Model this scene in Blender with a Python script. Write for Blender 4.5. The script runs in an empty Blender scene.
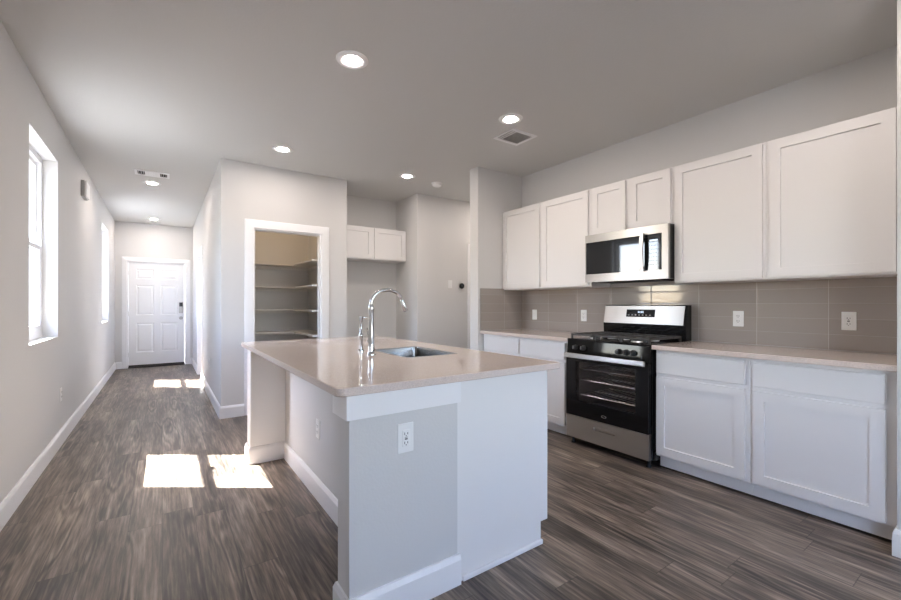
import bpy, bmesh, math, random
from mathutils import Vector, Matrix
random.seed(7)
S = bpy.context.scene
COL = S.collection
PI = math.pi

# ------------------------------------------------------------------ camera
cam_data = bpy.data.cameras.new('camera')
cam = bpy.data.objects.new('camera', cam_data)
COL.objects.link(cam)
cam.location = (0, 0, 1.2144)
cam.rotation_euler = (PI / 2, 0, -0.6094)
cam_data.sensor_width = 36.0
cam_data.lens = 36.0 * 413.2 / 901
cam_data.shift_y = 4.0 / 901
cam_data.clip_start = 0.05
S.camera = cam

# ------------------------------------------------------------------ world, sun, daylight
world = bpy.data.worlds.new('sky'); S.world = world
world.use_nodes = True
wn = world.node_tree; wn.nodes.clear()
sky = wn.nodes.new('ShaderNodeTexSky')
sky.sky_type = 'NISHITA'; sky.sun_disc = False
sky.sun_elevation = math.radians(51); sky.sun_rotation = math.radians(-55)
sky.air_density = 1.0; sky.dust_density = 1.5; sky.ozone_density = 1.0
wb = wn.nodes.new('ShaderNodeBackground'); wb.inputs['Strength'].default_value = 1.55
wo = wn.nodes.new('ShaderNodeOutputWorld')
tint = wn.nodes.new('ShaderNodeMix'); tint.data_type = 'RGBA'; tint.blend_type = 'MULTIPLY'
tint.inputs['Factor'].default_value = 1.0; tint.inputs['B'].default_value = (.99, .965, 1.03, 1)
wn.links.new(sky.outputs[0], tint.inputs['A']); wn.links.new(tint.outputs['Result'], wb.inputs[0]); wn.links.new(wb.outputs[0], wo.inputs[0])

sun_d = bpy.data.lights.new('sun', 'SUN'); sun_d.energy = 40.0; sun_d.angle = 0.009; sun_d.color = (1, .98, .95)
sun = bpy.data.objects.new('sun', sun_d); COL.objects.link(sun)
sun.rotation_euler = Vector((1.0, -0.698, -1.507)).to_track_quat('-Z', 'Y').to_euler()

REAR_Y = -4.6
REAR_WINDOWS = [(1.55, 2.75), (3.05, 4.25)]       # unseen windows of the room behind the camera, placed to tune daylight
FILL_WINDOW = (-3.5, -1.3, .85, 2.30)                               # unseen wide window added at left, behind the camera, to light the cabinets

S.view_settings.view_transform = 'Standard'
S.view_settings.look = 'None'
S.view_settings.gamma = 1.0
S.view_settings.use_curve_mapping = False
S.view_settings.exposure = 1.0
S.cycles.max_bounces = 14
S.cycles.diffuse_bounces = 8
S.cycles.glossy_bounces = 6
S.cycles.transparent_max_bounces = 16
S.cycles.caustics_reflective = False
S.cycles.caustics_refractive = False
S.cycles.sample_clamp_indirect = 8.0

# ------------------------------------------------------------------ materials
def new_mat(name):
    m = bpy.data.materials.new(name); m.use_nodes = True
    nt = m.node_tree; return m, nt, nt.nodes['Principled BSDF']

def simple(name, col, rough=.5, metal=0., bump=0., bscale=200., spec=.5, coat=0., emit=None, estr=0.):
    m, nt, p = new_mat(name)
    p.inputs['Base Color'].default_value = (*col, 1)
    p.inputs['Roughness'].default_value = rough
    p.inputs['Metallic'].default_value = metal
    p.inputs['Specular IOR Level'].default_value = spec
    if coat: p.inputs['Coat Weight'].default_value = coat; p.inputs['Coat Roughness'].default_value = .04
    if emit:
        p.inputs['Emission Color'].default_value = (*emit, 1); p.inputs['Emission Strength'].default_value = estr
    if bump:
        tc = nt.nodes.new('ShaderNodeTexCoord'); n = nt.nodes.new('ShaderNodeTexNoise')
        n.inputs['Scale'].default_value = bscale; n.inputs['Detail'].default_value = 3
        b = nt.nodes.new('ShaderNodeBump'); b.inputs['Strength'].default_value = bump; b.inputs['Distance'].default_value = .002
        nt.links.new(tc.outputs['Object'], n.inputs['Vector']); nt.links.new(n.outputs['Fac'], b.inputs['Height'])
        nt.links.new(b.outputs[0], p.inputs['Normal'])
    return m

WALL = simple('wall_paint', (.645, .638, .630), .85, bump=.35, bscale=90)
CEIL = simple('ceiling_paint', (.635, .63, .615), .9, bump=.5, bscale=70)
TRIM = simple('white_trim_paint', (.84, .84, .85), .38)
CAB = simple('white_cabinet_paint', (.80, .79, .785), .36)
CABIN = simple('cabinet_underside', (.62, .52, .42), .5)
PLASTIC = simple('white_plastic', (.85, .85, .84), .3)
DARKSLOT = simple('dark_slot', (.02, .02, .02), .6)
BLACK = simple('black_enamel', (.008, .008, .009), .07, spec=.3)
BLACKMATTE = simple('black_matte', (.02, .02, .021), .5)
PANELBLACK = simple('panel_black', (.006, .006, .006), .06, spec=.2)
IRON = simple('cast_iron', (.035, .032, .03), .42, bump=.4, bscale=300)
CHROME = simple('chrome', (.66, .67, .68), .08, 1.0)
RACK = simple('rack_chrome', (.9, .9, .9), .3, 1.0)
OVENIN = simple('oven_enamel', (.09, .075, .075), .35)
NICKEL = simple('satin_nickel', (.55, .54, .52), .32, 1.0)
SHELF = simple('shelf_paint', (.70, .68, .65), .5)
LENS = simple('lamp_lens', (1, 1, 1), .4, emit=(1, .88, .80), estr=205)
PANTRYLENS = simple('pantry_lamp_lens', (1, 1, 1), .4, emit=(1, .72, .45), estr=20)
DISPLAY = simple('display_black', (.015, .016, .018), .12)
DIGITS = simple('display_digits', (.5, .55, .6), .4, emit=(.6, .75, .9), estr=.6)
VENTDARK = simple('vent_dark', (.03, .03, .03), .8)
STUCCO = simple('exterior_stucco', (.62, .58, .53), .9)
GROUND = simple('dry_ground', (.19, .19, .18), .95)
GREY = simple('grey_plastic', (.45, .45, .44), .5)

def steel():
    m, nt, p = new_mat('brushed_steel')
    p.inputs['Metallic'].default_value = 1.0
    p.inputs['Base Color'].default_value = (.45, .435, .42, 1)
    p.inputs['Roughness'].default_value = .27
    tc = nt.nodes.new('ShaderNodeTexCoord'); mp = nt.nodes.new('ShaderNodeMapping')
    mp.inputs['Scale'].default_value = (20, 1, 90)
    n = nt.nodes.new('ShaderNodeTexNoise'); n.inputs['Scale'].default_value = 3
    mr = nt.nodes.new('ShaderNodeMapRange'); mr.inputs['To Min'].default_value = .34; mr.inputs['To Max'].default_value = .38
    nt.links.new(tc.outputs['Object'], mp.inputs[0]); nt.links.new(mp.outputs[0], n.inputs['Vector'])
    nt.links.new(n.outputs['Fac'], mr.inputs['Value']); nt.links.new(mr.outputs[0], p.inputs['Roughness'])
    t = nt.nodes.new('ShaderNodeCombineXYZ'); t.inputs[2].default_value = 1.0     # brushed sideways: highlights stretch vertically
    nt.links.new(t.outputs[0], p.inputs['Tangent']); p.inputs['Anisotropic'].default_value = .85
    return m
STEEL = steel()
SINKSTEEL = simple('sink_steel', (.30, .295, .29), .2, 1.0)

def glass(name, tint, dark=False):
    m = bpy.data.materials.new(name); m.use_nodes = True
    nt = m.node_tree; nt.nodes.clear()
    out = nt.nodes.new('ShaderNodeOutputMaterial'); mix = nt.nodes.new('ShaderNodeMixShader')
    t = nt.nodes.new('ShaderNodeBsdfTransparent'); t.inputs[0].default_value = (*tint, 1)
    g = nt.nodes.new('ShaderNodeBsdfGlossy'); g.inputs['Roughness'].default_value = .02
    g.inputs[0].default_value = (1, 1, 1, 1)
    f = nt.nodes.new('ShaderNodeFresnel'); f.inputs[0].default_value = 1.55
    ge = nt.nodes.new('ShaderNodeNewGeometry'); mu = nt.nodes.new('ShaderNodeMath'); mu.operation = 'MULTIPLY'
    iv = nt.nodes.new('ShaderNodeMath'); iv.operation = 'SUBTRACT'; iv.inputs[0].default_value = 1.0
    nt.links.new(ge.outputs['Backfacing'], iv.inputs[1]); nt.links.new(iv.outputs[0], mu.inputs[0]); nt.links.new(f.outputs[0], mu.inputs[1])
    nt.links.new(mu.outputs[0], mix.inputs[0]); nt.links.new(t.outputs[0], mix.inputs[1]); nt.links.new(g.outputs[0], mix.inputs[2])
    nt.links.new(mix.outputs[0], out.inputs[0])
    return m
GLASS = glass('window_glass', (.97, .98, .98))
OVENGLASS = glass('oven_glass', (.92, .90, .90))
SMOKED = simple('smoked_glass', (.012, .014, .017), .04, spec=.6)

def floor_mat():
    m, nt, p = new_mat('oak_vinyl_planks')
    N = nt.nodes.new; L = nt.links.new
    geo = N('ShaderNodeNewGeometry')
    sep = N('ShaderNodeSeparateXYZ'); L(geo.outputs['Position'], sep.inputs[0])
    W, LEN = .152, 1.22
    def mth(op, a, b=None, c=None):
        n = N('ShaderNodeMath'); n.operation = op
        for i, v in enumerate((a, b, c)):
            if v is None: continue
            if isinstance(v, (int, float)): n.inputs[i].default_value = v
            else: L(v, n.inputs[i])
        return n.outputs[0]
    xs = mth('DIVIDE', mth('ADD', sep.outputs['X'], 10.03), W)
    row = mth('FLOOR', xs); fx = mth('FRACT', xs)
    wn_ = N('ShaderNodeTexWhiteNoise'); wn_.noise_dimensions = '1D'; L(row, wn_.inputs['W'])
    ys = mth('ADD', mth('DIVIDE', mth('ADD', sep.outputs['Y'], 10.0), LEN), mth('MULTIPLY', wn_.outputs['Value'], 7.31))
    cell = mth('FLOOR', ys); fy = mth('FRACT', ys)
    comb = N('ShaderNodeCombineXYZ'); L(row, comb.inputs[0]); L(cell, comb.inputs[1])
    wn2 = N('ShaderNodeTexWhiteNoise'); wn2.noise_dimensions = '2D'; L(comb.outputs[0], wn2.inputs['Vector'])
    rnd = wn2.outputs['Value']; rc = N('ShaderNodeSeparateColor'); L(wn2.outputs['Color'], rc.inputs[0])
    # per plank coordinates
    gx = mth('ADD', sep.outputs['X'], mth('MULTIPLY', rnd, 13.7))
    gy = mth('ADD', sep.outputs['Y'], mth('MULTIPLY', rc.outputs[1], 21.0))
    gc = N('ShaderNodeCombineXYZ'); L(gx, gc.inputs[0]); L(gy, gc.inputs[1]); L(mth('MULTIPLY', rnd, 9.0), gc.inputs[2])
    # fine streaks
    m1 = N('ShaderNodeMapping'); m1.inputs['Scale'].default_value = (46, 2.6, 1); L(gc.outputs[0], m1.inputs[0])
    n1 = N('ShaderNodeTexNoise'); n1.inputs['Scale'].default_value = 1.6; n1.inputs['Detail'].default_value = 7; n1.inputs['Roughness'].default_value = .62
    L(m1.outputs[0], n1.inputs['Vector'])
    # cathedral figure: rings stretched along the plank
    m2 = N('ShaderNodeMapping'); m2.inputs['Scale'].default_value = (7.5, .8, 1); L(gc.outputs[0], m2.inputs[0])
    n2 = N('ShaderNodeTexNoise'); n2.inputs['Scale'].default_value = 1.0; n2.inputs['Detail'].default_value = 2.0; n2.inputs['Roughness'].default_value = .4
    L(m2.outputs[0], n2.inputs['Vector'])
    rings = mth('SINE', mth('MULTIPLY', n2.outputs['Fac'], 70.0))
    rings = mth('MULTIPLY', mth('ADD', rings, 1.0), .5)
    # broad soft tone patches
    m3 = N('ShaderNodeMapping'); m3.inputs['Scale'].default_value = (9, 1.1, 1); L(gc.outputs[0], m3.inputs[0])
    n3 = N('ShaderNodeTexNoise'); n3.inputs['Scale'].default_value = 1.0; n3.inputs['Detail'].default_value = 3
    L(m3.outputs[0], n3.inputs['Vector'])
    st1 = N('ShaderNodeMapRange'); L(n1.outputs['Fac'], st1.inputs['Value']); st1.inputs['From Min'].default_value = .36; st1.inputs['From Max'].default_value = .66
    m4 = N('ShaderNodeMapping'); m4.inputs['Scale'].default_value = (70, 3.0, 1); L(gc.outputs[0], m4.inputs[0])
    n4 = N('ShaderNodeTexNoise'); n4.inputs['Scale'].default_value = 1.5; n4.inputs['Detail'].default_value = 4; L(m4.outputs[0], n4.inputs['Vector'])
    st3 = N('ShaderNodeMapRange'); L(n3.outputs['Fac'], st3.inputs['Value']); st3.inputs['From Min'].default_value = .3; st3.inputs['From Max'].default_value = .7
    # the rings show only in the cathedral zones
    zone = N('ShaderNodeMapRange'); L(n2.outputs['Fac'], zone.inputs['Value']); zone.inputs['From Min'].default_value = .48; zone.inputs['From Max'].default_value = .60
    tone = mth('ADD', mth('MULTIPLY', st1.outputs[0], .30), mth('MULTIPLY', st3.outputs[0], .32))
    tone = mth('ADD', tone, mth('MULTIPLY', n4.outputs['Fac'], .30))
    tone = mth('ADD', tone, mth('MULTIPLY', mth('MULTIPLY', mth('SUBTRACT', rings, .5), zone.outputs[0]), .24))
    tone = mth('ADD', tone, mth('MULTIPLY', mth('SUBTRACT', rnd, .5), .13))
    cr = N('ShaderNodeValToRGB'); L(tone, cr.inputs[0])
    e = cr.color_ramp.elements
    e[0].position = .16; e[0].color = (.038, .030, .025, 1)
    e[1].position = .84; e[1].color = (.46, .37, .295, 1)
    k = e.new(.38); k.color = (.112, .089, .073, 1)
    k = e.new(.58); k.color = (.238, .189, .150, 1)
    # seams
    ex = mth('LESS_THAN', mth('MINIMUM', fx, mth('SUBTRACT', 1.0, fx)), .009)
    ey = mth('LESS_THAN', mth('MINIMUM', fy, mth('SUBTRACT', 1.0, fy)), .0016)
    seam = mth('MAXIMUM', ex, ey)
    mx = N('ShaderNodeMix'); mx.data_type = 'RGBA'; L(mth('MULTIPLY', seam, .55), mx.inputs['Factor'])
    L(cr.outputs[0], mx.inputs['A']); mx.inputs['B'].default_value = (.03, .026, .023, 1)
    L(mx.outputs['Result'], p.inputs['Base Color'])
    rr = N('ShaderNodeMapRange'); L(n1.outputs['Fac'], rr.inputs['Value']); rr.inputs['To Min'].default_value = .30; rr.inputs['To Max'].default_value = .46
    L(rr.outputs[0], p.inputs['Roughness'])
    b = N('ShaderNodeBump'); b.inputs['Strength'].default_value = .25; b.inputs['Distance'].default_value = .0015
    L(mth('SUBTRACT', mth('ADD', mth('MULTIPLY', n1.outputs['Fac'], .5), mth('MULTIPLY', rings, .2)), seam), b.inputs['Height']); L(b.outputs[0], p.inputs['Normal'])
    return m
FLOOR = floor_mat()

def quartz():
    m, nt, p = new_mat('beige_quartz')
    N = nt.nodes.new; L = nt.links.new
    tc = N('ShaderNodeTexCoord')
    n = N('ShaderNodeTexNoise'); n.inputs['Scale'].default_value = 260; n.inputs['Detail'].default_value = 2; L(tc.outputs['Object'], n.inputs['Vector'])
    cr = N('ShaderNodeValToRGB'); e = cr.color_ramp.elements
    e[0].position = .34; e[0].color = (.58, .495, .445, 1); e[1].position = .66; e[1].color = (.74, .645, .585, 1)
    k = e.new(.47); k.color = (.67, .575, .52, 1)
    L(n.outputs['Fac'], cr.inputs[0]); L(cr.outputs[0], p.inputs['Base Color'])
    p.inputs['Roughness'].default_value = .025; p.inputs['Specular IOR Level'].default_value = .75
    return m
QUARTZ = quartz()

def tile_mat(shift):
    m, nt, p = new_mat('glossy_grey_tile')
    N = nt.nodes.new; L = nt.links.new
    geo = N('ShaderNodeNewGeometry'); sep = N('ShaderNodeSeparateXYZ'); L(geo.outputs['Position'], sep.inputs[0])
    def mth(op, a, b=None):
        n = N('ShaderNodeMath'); n.operation = op
        for i, v in enumerate((a, b)):
            if v is None: continue
            if isinstance(v, (int, float)): n.inputs[i].default_value = v
            else: L(v, n.inputs[i])
        return n.outputs[0]
    # horizontal run: along Y on the right wall, along X on the return wall (X + Y covers both)
    run = mth('DIVIDE', mth('ADD', mth('ADD', sep.outputs['X'], sep.outputs['Y']), 10 - 3.595 + shift), .40)
    col = mth('FLOOR', run); fr = mth('FRACT', run)
    zz = mth('DIVIDE', mth('SUBTRACT', sep.outputs['Z'], .914), .1016); row = mth('FLOOR', zz); fz = mth('FRACT', zz)
    dx = mth('MULTIPLY', mth('MINIMUM', fr, mth('SUBTRACT', 1.0, fr)), .40)
    dz = mth('MULTIPLY', mth('MINIMUM', fz, mth('SUBTRACT', 1.0, fz)), .1016)
    d = mth('MINIMUM', dx, dz)
    gv = mth('LESS_THAN', dx, .0014); gh = mth('MULTIPLY', mth('LESS_THAN', dz, .0012), .38)
    grout = mth('MAXIMUM', gv, gh)
    cb = N('ShaderNodeCombineXYZ'); L(col, cb.inputs[0]); L(row, cb.inputs[1])
    w = N('ShaderNodeTexWhiteNoise'); w.noise_dimensions = '2D'; L(cb.outputs[0], w.inputs['Vector'])
    mx = N('ShaderNodeMix'); mx.data_type = 'RGBA'; L(w.outputs['Value'], mx.inputs['Factor'])
    mx.inputs['A'].default_value = (.335, .298, .272, 1); mx.inputs['B'].default_value = (.37, .332, .304, 1)
    m2 = N('ShaderNodeMix'); m2.data_type = 'RGBA'; L(grout, m2.inputs['Factor']); L(mx.outputs['Result'], m2.inputs['A']); m2.inputs['B'].default_value = (.52, .48, .45, 1)
    L(m2.outputs['Result'], p.inputs['Base Color'])
    L(mth('ADD', mth('MULTIPLY', grout, .6), .10), p.inputs['Roughness'])
    mp = N('ShaderNodeMapping'); mp.inputs['Scale'].default_value = (5, 5, 13); L(geo.outputs['Position'], mp.inputs[0])
    n = N('ShaderNodeTexNoise'); n.inputs['Scale'].default_value = 1.0; n.inputs['Detail'].default_value = 1; L(mp.outputs[0], n.inputs['Vector'])
    edge = N('ShaderNodeMapRange'); L(d, edge.inputs['Value']); edge.inputs['From Max'].default_value = .006; edge.interpolation_type = 'SMOOTHSTEP'
    b = N('ShaderNodeBump'); b.inputs['Strength'].default_value = .6; b.inputs['Distance'].default_value = .003
    L(mth('ADD', mth('MULTIPLY', n.outputs['Fac'], .8), mth('MULTIPLY', edge.outputs[0], .35)), b.inputs['Height']); L(b.outputs[0], p.inputs['Normal'])
    return m
TILE = tile_mat(.006)
TILE_RETURN = tile_mat(-.1265)

# ------------------------------------------------------------------ mesh helpers
def link_mesh(name, bm, mat, parent=None, smooth=False, extra=()):
    if parent is not None:
        o_ = parent; off = Vector((0, 0, 0))
        while o_ is not None:
            off += o_.location; o_ = o_.parent
        bmesh.ops.translate(bm, verts=bm.verts, vec=-off)
    bmesh.ops.recalc_face_normals(bm, faces=bm.faces)
    me = bpy.data.meshes.new(name); bm.to_mesh(me); bm.free()
    me.materials.append(mat)
    for x in extra: me.materials.append(x)
    if smooth:
        for p in me.polygons: p.use_smooth = True
        me.set_sharp_from_angle(angle=math.radians(40))
    o = bpy.data.objects.new(name, me); COL.objects.link(o)
    if parent is not None: o.parent = parent
    return o

def box_into(bm, x0, y0, z0, x1, y1, z1, bev=0., seg=1):
    b = bmesh.new()
    bmesh.ops.create_cube(b, size=1)
    for v in b.verts:
        v.co = Vector(((x0 + x1) / 2 + v.co.x * abs(x1 - x0), (y0 + y1) / 2 + v.co.y * abs(y1 - y0), (z0 + z1) / 2 + v.co.z * abs(z1 - z0)))
    if bev > 0: bmesh.ops.bevel(b, geom=b.edges[:], offset=bev, segments=seg, affect='EDGES', profile=.5)
    me = bpy.data.meshes.new('t'); b.to_mesh(me); b.free(); bm.from_mesh(me); bpy.data.meshes.remove(me)
    return bm

def box(name, mat, parent, x0, y0, z0, x1, y1, z1, bev=.0015, seg=1):
    bm = bmesh.new(); box_into(bm, x0, y0, z0, x1, y1, z1, bev, seg)
    return link_mesh(name, bm, mat, parent)

def structure(o):
    o['kind'] = 'structure'; return o

def tag(o, label, cat, group=None):
    o['label'] = label; o['category'] = cat
    if group: o['group'] = group
    return o

def empty(name, loc):
    o = bpy.data.objects.new(name, None); COL.objects.link(o); o.location = loc; o.empty_display_size = .05
    return o

def thing(name, loc, label, cat, group=None):
    return tag(empty(name, loc), label, cat, group)

def copy_thing(root, loc, label=None):
    r = root.copy(); COL.objects.link(r); r.location = loc
    if label: r['label'] = label
    for ch in root.children:
        c = ch.copy(); COL.objects.link(c); c.parent = r
        for g in ch.children:
            d = g.copy(); COL.objects.link(d); d.parent = c
    return r

def lathe_into(bm, prof, c, axis='Z', n=24, closed=False):
    """prof: list of (r, h); spins about axis through c"""
    rings = []
    for r, h in prof:
        ring = []
        for i in range(n):
            a = 2 * PI * i / n
            u, v = r * math.cos(a), r * math.sin(a)
            co = {'Z': (u, v, h), 'X': (h, u, v), 'Y': (u, h, v)}[axis]
            ring.append(bm.verts.new(Vector(c) + Vector(co)))
        rings.append(ring)
    for a, b in zip(rings, rings[1:]):
        for i in range(n):
            bm.faces.new((a[i], a[(i + 1) % n], b[(i + 1) % n], b[i]))
    if closed:
        a, b = rings[-1], rings[0]
        for i in range(n): bm.faces.new((a[i], a[(i + 1) % n], b[(i + 1) % n], b[i]))
    else:
        bm.faces.new(rings[0]); bm.faces.new(list(reversed(rings[-1])))
    return bm

def lathe(name, mat, parent, prof, c, axis='Z', n=24, closed=False):
    return link_mesh(name, lathe_into(bmesh.new(), prof, c, axis, n, closed), mat, parent, smooth=True)

def tube_into(bm, pts, radii, n=14):
    pts = [Vector(p) for p in pts]
    if not isinstance(radii, (list, tuple)): radii = [radii] * len(pts)
    rings = []; up = None
    for i, p in enumerate(pts):
        t = (pts[min(i + 1, len(pts) - 1)] - pts[max(i - 1, 0)]).normalized()
        if up is None:
            up = Vector((0, 0, 1)) if abs(t.z) < .9 else Vector((0, 1, 0))
        s = t.cross(up).normalized(); up = s.cross(t).normalized()
        rings.append([bm.verts.new(p + radii[i] * (math.cos(2 * PI * k / n) * s + math.sin(2 * PI * k / n) * up)) for k in range(n)])
    for a, b in zip(rings, rings[1:]):
        for k in range(n): bm.faces.new((a[k], a[(k + 1) % n], b[(k + 1) % n], b[k]))
    bm.faces.new(rings[0]); bm.faces.new(list(reversed(rings[-1])))
    return bm

def tube(name, mat, parent, pts, r, n=14):
    return link_mesh(name, tube_into(bmesh.new(), pts, r, n), mat, parent, smooth=True)

def slab_holes(axis, p0, p1, u0, u1, w0, w1, holes):
    """one closed slab between p0 and p1 along axis, spanning u (the other horizontal, or x) and w, with rectangular holes (ua, ub, wa, wb)"""
    us = sorted({u0, u1, *[min(max(h[i], u0), u1) for h in holes for i in (0, 1)]})
    ws = sorted({w0, w1, *[min(max(h[i], w0), w1) for h in holes for i in (2, 3)]})
    def solid(i, j):
        if not (0 <= i < len(us) - 1 and 0 <= j < len(ws) - 1): return False
        cu, cw = (us[i] + us[i + 1]) / 2, (ws[j] + ws[j + 1]) / 2
        return not any(h[0] < cu < h[1] and h[2] < cw < h[3] for h in holes)
    bm = bmesh.new(); V = {}
    def v(p, u, w):
        k = (p, round(u, 5), round(w, 5))
        if k not in V:
            V[k] = bm.verts.new({'X': (p, u, w), 'Y': (u, p, w), 'Z': (u, w, p)}[axis])
        return V[k]
    for i in range(len(us) - 1):
        for j in range(len(ws) - 1):
            if not solid(i, j): continue
            a, b, c, d = us[i], us[i + 1], ws[j], ws[j + 1]
            for p in (p0, p1): bm.faces.new((v(p, a, c), v(p, b, c), v(p, b, d), v(p, a, d)))
            if not solid(i - 1, j): bm.faces.new((v(p0, a, c), v(p1, a, c), v(p1, a, d), v(p0, a, d)))
            if not solid(i + 1, j): bm.faces.new((v(p0, b, c), v(p1, b, c), v(p1, b, d), v(p0, b, d)))
            if not solid(i, j - 1): bm.faces.new((v(p0, a, c), v(p1, a, c), v(p1, b, c), v(p0, b, c)))
            if not solid(i, j + 1): bm.faces.new((v(p0, a, d), v(p1, a, d), v(p1, b, d), v(p0, b, d)))
    return bm

def recessed_panel(axis, face, back, u0, u1, w0, w1, rects, depth, slope=.003):
    """a board whose visible face lies at `face`, with rectangles sunk by depth (towards back); chamfered recess walls"""
    sgn = 1 if back > face else -1
    us = sorted({u0, u1, *[r[i] for r in rects for i in (0, 1)]}); ws = sorted({w0, w1, *[r[i] for r in rects for i in (2, 3)]})
    bm = bmesh.new(); V = {}
    def v(p, u, w):
        k = (round(p, 5), round(u, 5), round(w, 5))
        if k not in V: V[k] = bm.verts.new({'X': (p, u, w), 'Y': (u, p, w)}[axis])
        return V[k]
    def q(*a): bm.faces.new(a)
    for i in range(len(us) - 1):
        for j in range(len(ws) - 1):
            a, b, c, d = us[i], us[i + 1], ws[j], ws[j + 1]
            cu, cw = (a + b) / 2, (c + d) / 2
            r = next((r for r in rects if r[0] < cu < r[1] and r[2] < cw < r[3]), None)
            q(v(back, a, c), v(back, b, c), v(back, b, d), v(back, a, d))
            if r is None: q(v(face, a, c), v(face, b, c), v(face, b, d), v(face, a, d))
            else:
                f2 = face + sgn * depth; s = slope
                a2, b2 = a + (s if a == r[0] else 0), b - (s if b == r[1] else 0); c2, d2 = c + (s if c == r[2] else 0), d - (s if d == r[3] else 0)
                q(v(f2, a2, c2), v(f2, b2, c2), v(f2, b2, d2), v(f2, a2, d2))
                if a == r[0]: q(v(face, a, c), v(f2, a2, c2), v(f2, a2, d2), v(face, a, d))
                if b == r[1]: q(v(face, b, c), v(f2, b2, c2), v(f2, b2, d2), v(face, b, d))
                if c == r[2]: q(v(face, a, c), v(f2, a2, c2), v(f2, b2, c2), v(face, b, c))
                if d == r[3]: q(v(face, a, d), v(f2, a2, d2), v(f2, b2, d2), v(face, b, d))
    for i in range(len(us) - 1):
        for w in (w0, w1): q(v(face, us[i], w), v(face, us[i + 1], w), v(back, us[i + 1], w), v(back, us[i], w))
    for j in range(len(ws) - 1):
        for u in (u0, u1): q(v(face, u, ws[j]), v(face, u, ws[j + 1]), v(back, u, ws[j + 1]), v(back, u, ws[j]))
    # soften the outer front edges
    return bm

def shaker(name, mat, parent, axis, face, back, u0, u1, w0, w1, stile=.058, depth=.011):
    return link_mesh(name, recessed_panel(axis, face, back, u0, u1, w0, w1, [(u0 + stile, u1 - stile, w0 + stile, w1 - stile)], depth, .0015), mat, parent)

def ring_into(bm, axis, p0, p1, u0, u1, w0, w1, t, tb=None):
    """rectangular ring frame"""
    tb = t if tb is None else tb
    s = slab_holes(axis, p0, p1, u0, u1, w0, w1, [(u0 + t, u1 - t, w0 + tb, w1 - t)])
    me = bpy.data.meshes.new('t'); s.to_mesh(me); s.free(); bm.from_mesh(me); bpy.data.meshes.remove(me)
    return bm

# ------------------------------------------------------------------ dimensions
H = 2.76
XL, XR = -.722, 3.595
YE = 9.87
HX = .511                    # hall's right wall
YP = 4.975                   # pantry wall
YS, YSB = 3.63, 3.778        # return wall at the end of the kitchen run
SX = 2.911                   # its free end
RX = 4.6                     # outer right wall of the rooms out of view
WIN = [(3.84, 4.76, .94, 2.415), (7.86, 8.78, .94, 2.415)]

# ------------------------------------------------------------------ shell
def st(name, bm, mat): return structure(link_mesh(name, bm, mat))
def stbox(name, mat, *a, bev=0.): 
    bm = bmesh.new(); box_into(bm, *a, bev); return st(name, bm, mat)

stbox('floor', FLOOR, XL - .285, REAR_Y - .2, -.12, RX + .15, YE + .2, 0)
stbox('ceiling', CEIL, XL - .285, REAR_Y - .2, H, RX + .15, YE + .2, H + .15)
stbox('ground', GROUND, -14, -16, -.5, XL - .30, 20, -.3)
st('wall_left', slab_holes('X', XL, XL - .285, REAR_Y - .2, YE + .2, 0, H, [FILL_WINDOW] + [(a, b, c, d) for a, b, c, d in WIN]), WALL)
st('wall_hall_end', slab_holes('Y', YE, YE + .15, XL, HX + .11, 0, H, [(-.54, .39, 0, 2.025)]), WALL)
st('wall_hall_right', slab_holes('X', HX, HX + .11, YP + .11, YE, 0, H, [(7.50, 8.32, 0, 2.04)]), WALL)
st('wall_pantry_front', slab_holes('Y', YP, YP + .11, HX, 1.895, 0, H, [(.830, 1.572, 0, 2.05)]), WALL)
stbox('wall_pantry_right', WALL, 1.785, YP + .11, 0, 1.895, 6.35, H)
stbox('wall_pantry_back', WALL, HX + .11, 6.25, 0, 1.785, 6.35, H)
stbox('wall_nook_back', WALL, 1.895, 5.63, 0, 2.92, 5.74, H)
st('wall_corridor', slab_holes('X', 2.92, 3.03, 4.99, 5.74, 0, H, []), WALL)
st('wall_corridor_far', slab_holes('Y', 4.99, 5.10, 3.03, RX, 0, H, [(3.87, 4.50, 0, 2.06)]), WALL)
stbox('wall_kitchen_return', WALL, SX, YS, 0, RX, YSB, H)
stbox('wall_kitchen_right', WALL, XR, .401, 0, XR + .12, YS, H)
stbox('wall_kitchen_near', WALL, 2.905, .27, 0, RX, .401, H)
stbox('wall_outer_right', WALL, RX, REAR_Y - .2, 0, RX + .15, 6.35, H)
st('wall_rear', slab_holes('Y', REAR_Y, REAR_Y - .2, XL, RX, 0, H, [(a, b, .85, 2.4) for a, b in REAR_WINDOWS]), WALL)
# backsplash
def tile_panel(name, bm, m=None):
    return st(name, bm, m or TILE)
tile_panel('wall_tile_right', slab_holes('X', XR - .009, XR - .0005, .4015, YS - .0005, .915, 1.376, []))
tile_panel('wall_tile_return', slab_holes('Y', YS - .009, YS - .0005, SX + .03, XR - .0095, .915, 1.392, []), TILE_RETURN)

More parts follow.
